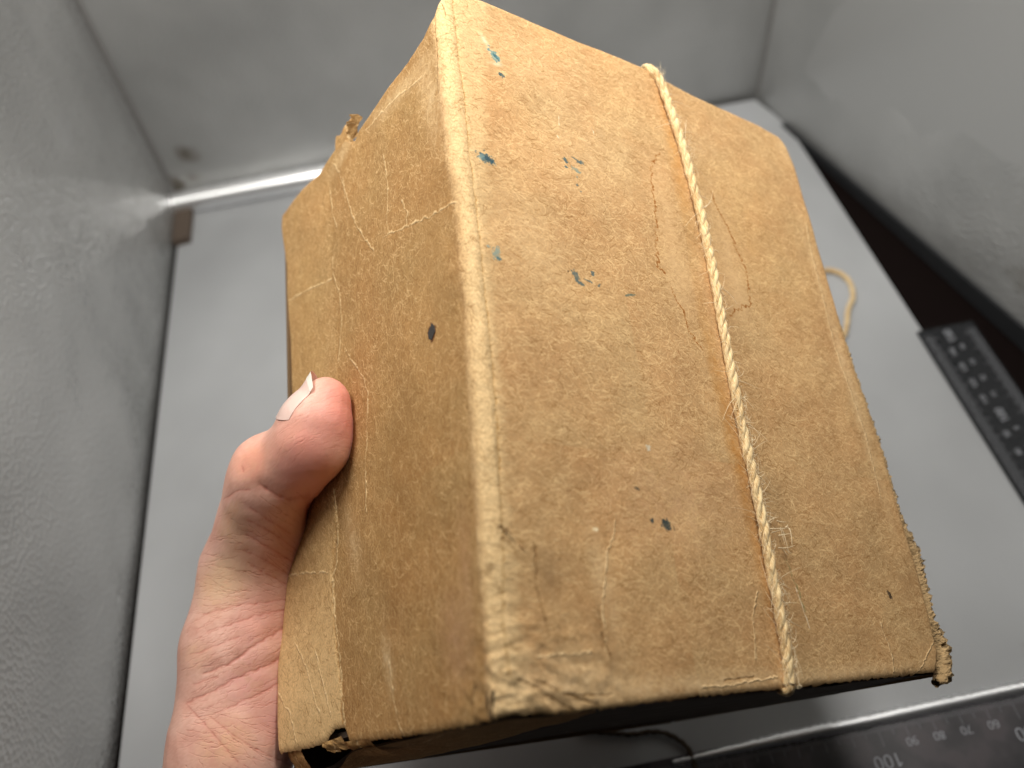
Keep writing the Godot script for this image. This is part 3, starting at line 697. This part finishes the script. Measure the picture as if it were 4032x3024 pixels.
func build_hand() -> void:
	# bones: from, radius, to, radius (mm, in the box's axes)
	var J := func(x: float, y: float, z: float) -> Vector3: return Vector3(x, y, z)
	var bones := []
	var chain := func(c: Array):
		for i in c.size() - 1: bones.append([c[i][0], c[i][1], c[i + 1][0], c[i + 1][1]])
	chain.call([[Vector3(-6.9, 88.0, -63.2), 5.6], [Vector3(-8.6, 82.5, -65.8), 7.6], [Vector3(-8.9, 78.0, -69.0), 8.5], [Vector3(-12.6, 73.4, -87.5), 10.2]])      # thumb end
	chain.call([[Vector3(-12.9, 73.2, -88.6), 10.6], [Vector3(-10.0, 64.9, -104.5), 11.8], [Vector3(-8.7, 54.6, -119), 13.8], [Vector3(-10.9, 32.4, -123), 15.6], [Vector3(-13.0, 5.0, -125), 16.0], [Vector3(-18, -62, -132), 21.0]])
	chain.call([[Vector3(-8.2, 73.4, -80.0), 6.8], [Vector3(-7.8, 75.4, -70.5), 6.6]])
	chain.call([[Vector3(-16.5, 76.2, -86.0), 6.2], [Vector3(-15.0, 70.0, -92.5), 8.0]])                                                                     # knuckle of the thumb
	chain.call([[Vector3(-9, 8, -138), 13.0], [Vector3(-15, -62, -146), 19.0]])
	chain.call([[Vector3(-4, 18, -125), 14.5], [Vector3(14, 46, -124.5), 12.5], [Vector3(24, 76, -123.5), 10.0]])                                            # palm
	chain.call([[Vector3(4, 18, -126), 13.5], [Vector3(28, 42, -124.5), 12.0], [Vector3(42, 72, -123), 10.0]])
	chain.call([[Vector3(6, 22, -127), 13.0], [Vector3(40, 40, -124), 11.5], [Vector3(57, 62, -122.5), 9.6]])
	chain.call([[Vector3(8, 22, -127), 12.5], [Vector3(48, 32, -123.5), 11.0], [Vector3(69, 48, -122), 9.0]])
	chain.call([[Vector3(24, 76, -123.5), 9.6], [Vector3(36, 114, -122.5), 8.6], [Vector3(44, 136, -120.0), 7.8], [Vector3(49, 154, -118.3), 6.6]])          # index
	chain.call([[Vector3(42, 72, -123), 9.6], [Vector3(58, 113, -123), 8.8], [Vector3(68, 138, -120.5), 7.9], [Vector3(73, 157, -118.5), 6.7]])              # middle
	chain.call([[Vector3(57, 62, -122.5), 9.2], [Vector3(80, 98, -122), 8.3], [Vector3(93, 120, -119.8), 7.5], [Vector3(101, 137, -118), 6.4]])              # ring
	chain.call([[Vector3(69, 48, -122), 8.6], [Vector3(94, 72, -121), 7.4], [Vector3(107, 86, -118.8), 6.8], [Vector3(118, 98, -117.2), 5.8]])               # little
	var cell := 1.25
	var lo := Vector3(-48, -78, -162)
	var nx := 142
	var ny := 202
	var nz := 92
	var F := PackedFloat32Array()
	F.resize(nx * ny * nz)
	var K := 2.2
	for b in bones:
		var a: Vector3 = b[0]
		var d: Vector3 = b[2] - b[0]
		var L2 := d.length_squared()
		var r0: float = b[1]
		var dr: float = b[3] - b[1]
		var m := maxf(b[1], b[3]) + 8.0
		var p0 := ((a.min(b[2]) - Vector3(m, m, m)) - lo) / cell
		var p1 := ((a.max(b[2]) + Vector3(m, m, m)) - lo) / cell
		for z in range(maxi(0, int(p0.z)), mini(nz, int(p1.z) + 1)):
			for y in range(maxi(0, int(p0.y)), mini(ny, int(p1.y) + 1)):
				var row := (z * ny + y) * nx
				var q := lo + Vector3(0, y, z) * cell - a
				for x in range(maxi(0, int(p0.x)), mini(nx, int(p1.x) + 1)):
					var w := Vector3(q.x + x * cell, q.y, q.z)
					var t := clampf(w.dot(d) / L2, 0.0, 1.0)
					F[row + x] += exp(-((w - d * t).length() - r0 - dr * t) / K)
	for i in F.size(): F[i] = -K * log(F[i]) if F[i] > 1e-9 else 30.0
	# surface nets
	var idx := {}
	var P := PackedVector3Array()
	var corner := [0, 1, nx, nx + 1, nx * ny, nx * ny + 1, nx * ny + nx, nx * ny + nx + 1]
	for z in nz - 1:
		for y in ny - 1:
			var row := (z * ny + y) * nx
			for x in nx - 1:
				var k := row + x
				if F[k] > 4.0 or F[k] < -4.0: continue
				var inside := 0
				for c in 8: if F[k + corner[c]] < 0.0: inside += 1
				if inside == 0 or inside == 8: continue
				var sum := Vector3.ZERO
				var cnt := 0
				for e in [[0, 1], [0, 2], [0, 4], [1, 3], [1, 5], [2, 3], [2, 6], [3, 7], [4, 5], [4, 6], [5, 7], [6, 7]]:
					var fa := F[k + corner[e[0]]]
					var fb := F[k + corner[e[1]]]
					if (fa < 0.0) != (fb < 0.0):
						var t := fa / (fa - fb)
						var ca := Vector3(e[0] & 1, (e[0] >> 1) & 1, e[0] >> 2)
						var cb := Vector3(e[1] & 1, (e[1] >> 1) & 1, e[1] >> 2)
						sum += ca.lerp(cb, t)
						cnt += 1
				idx[k] = P.size()
				P.append(lo + (Vector3(x, y, z) + sum / cnt) * cell)
	var I := PackedInt32Array()
	var step := [1, nx, nx * ny]
	for k in idx:
		for ax in 3:
			var s0: int = step[ax]
			var s1: int = step[(ax + 1) % 3]
			var s2: int = step[(ax + 2) % 3]
			var fa := F[k]
			var fb := F[k + s0]
			if (fa < 0.0) == (fb < 0.0): continue
			if not (idx.has(k - s1) and idx.has(k - s2) and idx.has(k - s1 - s2)): continue
			var q := [idx[k], idx[k - s1], idx[k - s1 - s2], idx[k - s2]]
			if fa < 0.0: q.reverse()
			I.append_array([q[0], q[1], q[2], q[0], q[2], q[3]])
	# deep folds are pressed into the surface itself
	var segs := []
	for c in creases:
		var pts := pl(c[1])
		for i in pts.size() - 1: segs.append([pts[i], pts[i + 1], c[0]])
	var N := PackedVector3Array()
	var T := PackedVector2Array()
	N.resize(P.size())
	for i in range(0, I.size(), 3):
		var n := (P[I[i + 2]] - P[I[i]]).cross(P[I[i + 1]] - P[I[i]])
		for j in 3: N[I[i + j]] += n
	for i in P.size():
		var uv := Vector2(P[i].x * 0.91 + P[i].z * 0.41, P[i].y)
		var dn := 0.0
		if uv.x < -36.0 and uv.x > -78.0 and P[i].x < 8.0 and P[i].y < 76.0:
			for sgm in segs:
				var e: Vector2 = Geometry2D.get_closest_point_to_segment(uv, sgm[0], sgm[1])
				var dd := e.distance_to(uv)
				if dd < 3.0: dn = maxf(dn, sgm[2] * (0.32 * exp(-dd * dd / 2.4)))
		dn += 0.16 * n_low.get_noise_3d(P[i].x * 5.0, P[i].y * 5.0, P[i].z * 5.0)
		P[i] -= N[i].normalized() * dn
		T.append(Vector2((uv.x - HU0) / (HU1 - HU0), (HV1 - uv.y) / (HV1 - HV0)))
	for i in N.size(): N[i] = Vector3.ZERO
	for i in range(0, I.size(), 3):
		var n := (P[I[i + 2]] - P[I[i]]).cross(P[I[i + 1]] - P[I[i]])
		for j in 3: N[I[i + j]] += n
	for i in P.size():
		N[i] = N[i].normalized()
		P[i] *= MM
	var arr := []
	arr.resize(Mesh.ARRAY_MAX)
	arr[Mesh.ARRAY_VERTEX] = P
	arr[Mesh.ARRAY_NORMAL] = N
	arr[Mesh.ARRAY_TEX_UV] = T
	arr[Mesh.ARRAY_INDEX] = I
	var mesh := ArrayMesh.new()
	mesh.add_surface_from_arrays(Mesh.PRIMITIVE_TRIANGLES, arr)
	var hand := MeshInstance3D.new()
	hand.name = "person"
	hand.mesh = mesh
	hand.material_override = skin_material()
	hand.transform = BOX
	add_child(hand, true)
	tag(hand, "bare left hand gripping the brown box from below, thumb pressed on its side", "person")
	# thumbnail: a curved plate on the thumb's far side, its white rim past the tip
	var c0 := Vector3(-7.8, 80.1, -68.9)
	var c1 := Vector3(-5.4, 90.6, -60.4)
	var ax := (c1 - c0).normalized()
	var dn := Vector3(-0.81, 0.51, -0.12)
	dn = (dn - ax * dn.dot(ax)).normalized()
	var sd := ax.cross(dn)
	var field := func(p: Vector3) -> float:
		var g := (p - lo) / cell
		var k := (int(g.z) * ny + int(g.y)) * nx + int(g.x)
		var t := g - g.floor()
		return lerpf(lerpf(lerpf(F[k], F[k + 1], t.x), lerpf(F[k + nx], F[k + nx + 1], t.x), t.y), lerpf(lerpf(F[k + nx * ny], F[k + nx * ny + 1], t.x), lerpf(F[k + nx * ny + nx], F[k + nx * ny + nx + 1], t.x), t.y), t.z)
	var skin_at := func(b: float, w: float) -> float:          # how far the skin lies from the thumb's axis
		var r := 4.0
		while r < 14.0 and field.call(c0.lerp(c1, b) + (dn * cos(w) + sd * sin(w)) * r) < 0.0: r += 0.2
		r += field.call(c0.lerp(c1, b) + (dn * cos(w) + sd * sin(w)) * r) * -1.0
		return r
	var nail := func(a: float, b: float) -> Vector3:
		var w := (a - 0.5) * 1.75
		var bow := pow(absf(a - 0.5) * 2.0, 2.6)
		var bb := lerpf(0.03 + 0.16 * bow, 1.10 - 0.20 * bow, b)
		var r: float = skin_at.call(minf(bb, 0.74), w)
		if bb > 0.74: r += (r - skin_at.call(0.60, w)) / 0.14 * (bb - 0.74) * 0.35
		r += 0.42 - 0.30 * bow
		return c0.lerp(c1, bb) + (dn * cos(w) + sd * sin(w)) * r
	var nm := mat(Color(0.74, 0.53, 0.46), 0.28)
	part("thumbnail", grid(14, 14, nail, func(a, b): return Vector2(a, b), dn), nm, hand)
	var rim := func(a: float, b: float) -> Vector3: return nail.call(a, 0.86 + b * 0.15) + dn * 0.08
	part("nail_rim", grid(14, 4, rim, func(a, b): return Vector2(a, b), dn), mat(Color(0.78, 0.72, 0.63), 0.35), hand)

# ---------------------------------------------------------------- the black L-shaped scale
func number(text: String, size: float, where: Transform3D, m: Material, parent: Node3D) -> void:
	var t := TextMesh.new()
	var f := SystemFont.new()
	f.font_names = PackedStringArray(["Droid Sans"])
	t.font = f
	t.text = text
	t.font_size = 64
	t.pixel_size = 0.001
	t.depth = 0.0012
	var o := part("number", t, m, parent)
	o.transform = where.scaled_local(Vector3.ONE * (size * 1.38 * MM / 0.064))

func build_ruler() -> void:
	var r := base("l_square_ruler", Transform3D(), "black L-shaped scale ruler with white graduations lying on the grey floor", "ruler")
	var black := mat(Color(0.016, 0.017, 0.019), 0.4, 0.0, 0.25)
	black.roughness_texture = noise_tex(FastNoiseLite.TYPE_SIMPLEX, 0.02, 256, [[0.0, 0.35, 0.6, 1.0], [Color(0.55, 0.55, 0.55), Color(0.7, 0.7, 0.7), Color(0.9, 0.9, 0.9), Color(1, 1, 1)]])
	black.uv1_triplanar = true
	black.uv1_scale = Vector3(18, 18, 18)
	var X0 := 0.2112
	var X1 := 0.2388
	var H := 0.0014
	part("long_arm", slab([Vector3(X0, 0.0003, -0.2782), Vector3(X1, 0.0003, -0.2782), Vector3(X1, 0.0003, -0.0782), Vector3(X0, 0.0003, -0.0782)], Vector3(0, H, 0)), black, r)
	var worn := mat(Color(0.055, 0.051, 0.056), 0.38, 0.0, 0.5)  # same black plastic, the grey reflection on it put into the colour
	worn.albedo_texture = noise_tex(FastNoiseLite.TYPE_SIMPLEX, 0.012, 256, [[0.0, 0.45, 0.7, 1.0], [Color(0.55, 0.55, 0.58), Color(0.8, 0.78, 0.8), Color(1, 0.96, 0.97), Color(1, 0.95, 0.95)]])
	worn.uv1_triplanar = true
	worn.uv1_scale = Vector3(14, 14, 14)
	part("cross_arm", slab([Vector3(0.016, 0.0003, -0.1055), Vector3(X0, 0.0003, -0.1055), Vector3(X0, 0.0003, -0.0782), Vector3(0.016, 0.0003, -0.0782)], Vector3(0, H, 0)), worn, r)
	var white := mat(Color(0.17, 0.175, 0.19), 0.6)
	var st := SurfaceTool.new()
	st.begin(Mesh.PRIMITIVE_TRIANGLES)
	var y := H + 0.0003 + 0.00005
	var bar := func(x0: float, z0: float, x1: float, z1: float):
		st.set_normal(Vector3.UP)
		for q in [[x0, z0], [x1, z0], [x1, z1], [x0, z0], [x1, z1], [x0, z1]]: st.add_vertex(Vector3(q[0], y, q[1]))
	for i in 165:                                   # millimetres on the long arm, both edges
		var z := -0.2735 + 0.001 * i
		var l := 0.0062 if i % 10 == 2 else 0.0052 if i % 5 == 2 else 0.0042
		bar.call(X0 + 0.0012, z - 0.00012, X0 + 0.0012 + l, z + 0.00012)
		bar.call(X1 - 0.0008 - l, z - 0.00012, X1 - 0.0008, z + 0.00012)
	for i in 190:                                   # and on the back edge of the cross arm
		var x := 0.2147 - 0.001 * i
		var l := 0.0085 if i % 50 == 0 else 0.0066 if i % 10 == 0 else 0.005 if i % 5 == 0 else 0.0032
		bar.call(x - 0.00011, -0.1030, x + 0.00011, -0.1030 + l)
	var g := part("graduation_marks", st.commit(), white, r)
	g.set_meta("kind", "stuff")
	var bright := mat(Color(0.32, 0.33, 0.36), 0.6)
	var up := Basis(Vector3(-1, 0, 0), Vector3(0, 0, 1), Vector3(0, 1, 0))       # read from the far side of the tent
	for i in range(3, 11):
		var v := i * 10
		var big := v % 50 == 0
		number(str(v), 4.6 if big else 2.9, Transform3D(up, Vector3(0.2148 - 0.001 * v - (0.001 if big else 0.0), y, -0.0895 if big else -0.0945)), bright, r)
	var along := Basis(Vector3(0, 0, 1), Vector3(1, 0, 0), Vector3(0, 1, 0))
	along = Basis(Vector3(0, 0, -1), Vector3(-1, 0, 0), Vector3(0, 1, 0))
	for i in range(1, 16):
		var v := i * 10
		var z := -0.1217 - 0.001 * v
		if v % 50 == 0:
			number(str(v), 3.6, Transform3D(along, Vector3(0.2245, y, z)), bright, r)
		else:
			number(str(v), 2.3, Transform3D(along, Vector3(0.2214, y, z)), bright, r)
			number(str(i), 2.3, Transform3D(along, Vector3(0.2270, y, z - 0.002)), bright, r)
	# silver bead added along the cross arm's back edge to make its glint
	var path := PackedVector3Array()
	for i in 330: path.append(Vector3(40 + i * 0.52, 1.3, -103.6 - i * 0.005))
	var sb2 := SurfaceTool.new()
	sb2.begin(Mesh.PRIMITIVE_TRIANGLES)
	tube(sb2, path, func(i: int, a: float) -> float: return (1.0 + 1.6 * minf(1.0, i / 90.0)) * (1.0 + 0.22 * n_fine.get_noise_3d(i * 5.0, cos(a) * 8.0, sin(a) * 8.0) + 0.20 * n_low.get_noise_2d(i * 7.0, a * 5.0)), 16)
	part("glint_bead", sb2.commit(), mat(Color(0.88, 0.89, 0.91), 0.34, 0.9), r)

# ---------------------------------------------------------------- the tent
func wall(called: String, a: Vector3, b: Vector3, c: Vector3, d: Vector3, thick: Vector3, m: Material, tile: float, rumple := 1.1) -> void:
	# a, b along the foot, c, d along the top (c above b); the slab grows away from the inside
	var w := a.distance_to(b) / tile
	var h := b.distance_to(c) / tile
	var inn := -thick.normalized()
	var f := func(p: float, q: float) -> Vector3:
		var at := a.lerp(b, p).lerp(d.lerp(c, p), q) * 1000.0
		var edge := smoothstep(0.0, 0.05, minf(minf(p, 1.0 - p), minf(q, 1.0 - q) + 0.02))
		return at + inn * edge * rumple * (1.0 + n_low.get_noise_3d(at.x * 0.5, at.y * 0.5, at.z * 0.5) + 0.16 * n_low.get_noise_3d(at.x * 2.2, at.y * 2.2, at.z * 2.2))
	var o := part(called, grid(70, 60, f, func(p, q): return Vector2(p * w, (1.0 - q) * h), inn, true), m, self)
	part("backing", slab([a + thick * 0.4, b + thick * 0.4, c + thick * 0.4, d + thick * 0.4], thick), m, o)
	o.set_meta("kind", "structure")
	tag(o, {"wall_left": "silver-grey dimpled fabric wall on the tent's left", "wall_back": "silver-grey fabric wall at the tent's back", "wall_right": "silver-grey dimpled fabric wall on the tent's right", "ceiling": "silver-grey fabric roof over the tent"}[called])

func smudges_and_reflections(spots: Array, seed_: int) -> ImageTexture:
	var im := Image.create(512, 512, false, Image.FORMAT_RGB8)
	var f := FastNoiseLite.new(); f.seed = seed_; f.frequency = 0.006; f.fractal_octaves = 4
	for y in 512:
		for x in 512:
			var t := 0.95 + 0.10 * f.get_noise_2d(x, y)
			var c := Color(t, t, t * 0.995)
			for s in spots:
				var d := Vector2((x / 511.0 - s[0]) / s[2], (y / 511.0 - s[1]) / s[3]).length() + 0.5 * f.get_noise_2d(x * 9.0, y * 9.0)
				if d < 1.0: c = c.lerp(Color(0.50, 0.45, 0.38), (1.0 - d) * s[4])
			im.set_pixel(x, y, c)
	return ImageTexture.create_from_image(im)

func fabric(detail: Texture2D, gloss: float, bump: float, hmap: Texture2D) -> StandardMaterial3D:
	var m := mat(Color(0.47, 0.475, 0.475), gloss, 0.5, 0.5)
	m.heightmap_enabled = true
	m.heightmap_texture = hmap
	m.heightmap_scale = bump
	m.detail_enabled = true
	m.detail_albedo = detail
	m.detail_blend_mode = BaseMaterial3D.BLEND_MODE_MUL
	m.detail_uv_layer = BaseMaterial3D.DETAIL_UV_2
	return m

func build_tent() -> void:
	var table := part("table_top", slab([Vector3(-0.6, -0.0035, -0.9), Vector3(0.9, -0.0035, -0.9), Vector3(0.9, -0.0035, 0.7), Vector3(-0.6, -0.0035, 0.7)], Vector3(0, -0.03, 0)), mat(Color(0.0055, 0.0032, 0.0028), 0.75, 0.0, 0.15), self)
	tag(table, "dark brown table under the tent", "", "", "structure")
	# the pale liner sheet
	var ring := []
	for q in [[-0.1675, -0.494], [0.2025, -0.492], [0.2085, -0.474], [0.2128, -0.455], [0.2145, -0.28], [0.2125, -0.1], [0.2125, 0.06], [-0.1665, 0.06]]: ring.append(Vector3(q[0], 0, q[1]))
	var uvs := []
	for p in ring: uvs.append(Vector2((p.x + 0.2) / 0.45, (p.z + 0.5) / 0.58))
	var fm := mat(Color(0.385, 0.395, 0.41), 0.42, 0.0, 0.5)
	fm.albedo_texture = smudges_and_reflections([[0.94, 0.62, 0.012, 0.006, 0.5], [0.92, 0.50, 0.004, 0.004, 1.0], [0.86, 0.66, 0.02, 0.01, 0.3], [0.30, 0.40, 0.006, 0.005, 0.8], [0.25, 0.72, 0.008, 0.02, 0.4], [0.12, 0.77, 0.008, 0.008, 0.5], [0.2, 0.55, 0.004, 0.003, 0.9]], 31)
	var floor_ := part("floor", slab(ring, Vector3(0, -0.0016, 0), uvs), fm, self)
	tag(floor_, "pale grey liner sheet on the tent floor", "", "", "structure")
	var dimple := noise_tex(FastNoiseLite.TYPE_CELLULAR, 0.05, 512)
	var weave := noise_tex(FastNoiseLite.TYPE_SIMPLEX, 0.06, 512)
	wall("wall_left", Vector3(-0.1705, -0.003, 0.04), Vector3(-0.1705, -0.003, -0.497), Vector3(-0.1785, 0.42, -0.497), Vector3(-0.1785, 0.42, 0.04), Vector3(-0.004, 0, 0), fabric(smudges_and_reflections([[0.25, 0.92, 0.004, 0.006, 1.0]], 41), 0.16, 0.045, dimple), 0.055)
	wall("wall_back", Vector3(-0.1745, -0.003, -0.497), Vector3(0.2055, -0.003, -0.497), Vector3(0.235, 0.42, -0.497), Vector3(-0.1825, 0.42, -0.497), Vector3(0, 0, -0.004), fabric(smudges_and_reflections([[0.058, 0.915, 0.022, 0.020, 0.7], [0.022, 0.962, 0.02, 0.016, 0.9], [0.05, 0.955, 0.02, 0.014, 0.5]], 51), 0.42, 0.03, weave), 0.09)  # two lower spots paint the corner tab's reflection
	wall("wall_right", Vector3(0.2045, -0.003, -0.497), Vector3(0.3010, -0.003, -0.075), Vector3(0.3010, 0.42, -0.075), Vector3(0.2330, 0.42, -0.497), Vector3(0.004, 0, 0), fabric(smudges_and_reflections([[0.55, 0.93, 0.05, 0.02, 0.5], [0.62, 0.90, 0.012, 0.008, 0.6]], 61), 0.36, 0.035, dimple), 0.055)
	wall("ceiling", Vector3(-0.186, 0.42, -0.50), Vector3(0.305, 0.42, -0.50), Vector3(0.305, 0.42, -0.06), Vector3(-0.186, 0.42, -0.06), Vector3(0, 0.004, 0), fabric(smudges_and_reflections([], 71), 0.42, 0.03, weave), 0.09)
	# dark piping for the seams and their shadow band in the far corners
	for q in [[-169.6, -177.8, -495.6], [205.5, 231.5, -494.6]]:
		var sp := PackedVector3Array()
		for i in 60: sp.append(Vector3(lerpf(q[0], q[1], i / 59.0), 1.0 + i * 7.0, q[2]))
		var ss := SurfaceTool.new()
		ss.begin(Mesh.PRIMITIVE_TRIANGLES)
		tube(ss, sp, func(i: int, a: float) -> float: return 1.5 + 0.3 * n_fine.get_noise_2d(i * 6.0, a * 4.0), 8)
		var pipe := part("wall_seam", ss.commit(), mat(Color(0.16, 0.155, 0.15), 0.8), self)
		tag(pipe, "dark piping for the seam and its shade up the far %s corner of the tent" % ("left" if q[0] < 0 else "right"), "", "", "structure")
	# dark binding along the foot of the right wall
	var trim := part("wall_binding", slab([Vector3(0.2105, -0.003, -0.46), Vector3(0.2985, -0.003, -0.077), Vector3(0.2985, 0.014, -0.077), Vector3(0.2105, 0.002, -0.46)], Vector3(-0.0016, 0, 0)), mat(Color(0.010, 0.011, 0.013), 0.7), self)
	tag(trim, "dark fabric binding along the foot of the right tent wall", "binding")
	# silver roll added to make the bright band at the back wall's foot
	var path := PackedVector3Array()
	for i in 240: path.append(Vector3(-170 + i * 0.9, 4.6 + 0.5 * sin(i * 0.02), -488.5))
	var st := SurfaceTool.new()
	st.begin(Mesh.PRIMITIVE_TRIANGLES)
	tube(st, path, func(i: int, a: float) -> float: return 7.4 * (1.0 + 0.12 * n_fine.get_noise_3d(i * 12.0, cos(a) * 12.0, sin(a) * 12.0)), 24)
	var roll := part("glare_roll", st.commit(), mat(Color(0.93, 0.94, 0.95), 0.30, 0.9), self)
	tag(roll, "silver roll added for the bright band, a hem where the back wall meets the floor", "reflector")
	var felt := mat(Color(0.085, 0.062, 0.046), 0.95)
	var bm := slab([Vector3(-0.1698, 0.0002, -0.4945), Vector3(-0.1592, 0.0002, -0.4925), Vector3(-0.1590, 0.0002, -0.4535), Vector3(-0.1690, 0.0002, -0.4520)], Vector3(0, 0.0045, 0))
	var tab := part("corner_tab", bm, felt, self)
	tag(tab, "small brown felt tab in the far left corner of the tent floor", "tab")

func lamp(called: String, at: Vector3, size: Vector2, energy: float, label: String) -> void:
	var o := base(called, Transform3D(Basis(), at), label, "lamp", "light strips under the tent roof")
	var m := mat(Color(0.9, 0.9, 0.9), 0.5)
	m.emission_enabled = true
	m.emission = Color(1.0, 0.98, 0.95)
	m.emission_energy_multiplier = 2.0
	var b := BoxMesh.new()
	b.size = Vector3(size.x, 0.004, size.y)
	part("light_panel", b, m, o)
	var l := AreaLight3D.new()
	l.name = "strip_light"
	l.area_size = size
	l.light_energy = energy
	l.light_color = Color(1.0, 0.985, 0.96)
	l.shadow_enabled = true
	l.rotation_degrees.x = -90
	l.position.y = -0.004
	o.add_child(l, true)

# ---------------------------------------------------------------- everything
func _ready() -> void:
	rng.seed = 20240
	n_low.seed = 1; n_low.frequency = 0.03; n_low.fractal_octaves = 2
	n_mid.seed = 2; n_mid.frequency = 0.06; n_mid.fractal_octaves = 3
	n_fine.seed = 3; n_fine.frequency = 0.08; n_fine.fractal_octaves = 3
	# camera, light, exposure
	var cam := Camera3D.new()
	cam.name = "camera"
	cam.transform = Transform3D(Basis(Vector3(0.98164, -0.10262, 0.16078), Vector3(0.1889, 0.63988, -0.74489), Vector3(-0.02644, 0.76159, 0.64752)).orthonormalized(), Vector3(0, 0.34777, 0))
	cam.fov = 45.35
	cam.near = 0.02
	cam.far = 20.0
	var at := CameraAttributesPhysical.new()
	at.frustum_focal_length = 28.72
	at.frustum_focus_distance = 0.24
	at.frustum_near = 0.02
	at.frustum_far = 20.0
	at.exposure_aperture = 8.0
	cam.attributes = at
	add_child(cam)
	cam.current = true
	var env := Environment.new()
	env.background_mode = Environment.BG_COLOR
	env.background_color = Color(0.09, 0.088, 0.085)
	env.tonemap_mode = Environment.TONE_MAPPER_LINEAR
	env.tonemap_exposure = 1.0
	env.sdfgi_enabled = true
	env.ssao_enabled = true
	env.ssil_enabled = true
	var we := WorldEnvironment.new()
	we.name = "surroundings"
	we.environment = env
	add_child(we)
	lamp("light_strip", Vector3(0.12, 0.415, -0.29), Vector2(0.06, 0.28), 0.111, "white light strip under the right of the tent roof")
	lamp("light_strip", Vector3(-0.10, 0.415, -0.27), Vector2(0.06, 0.24), 0.076, "white light strip under the left of the tent roof")
	build_tent()
	build_ruler()
	build_box()
	build_hand()
	build_twine()
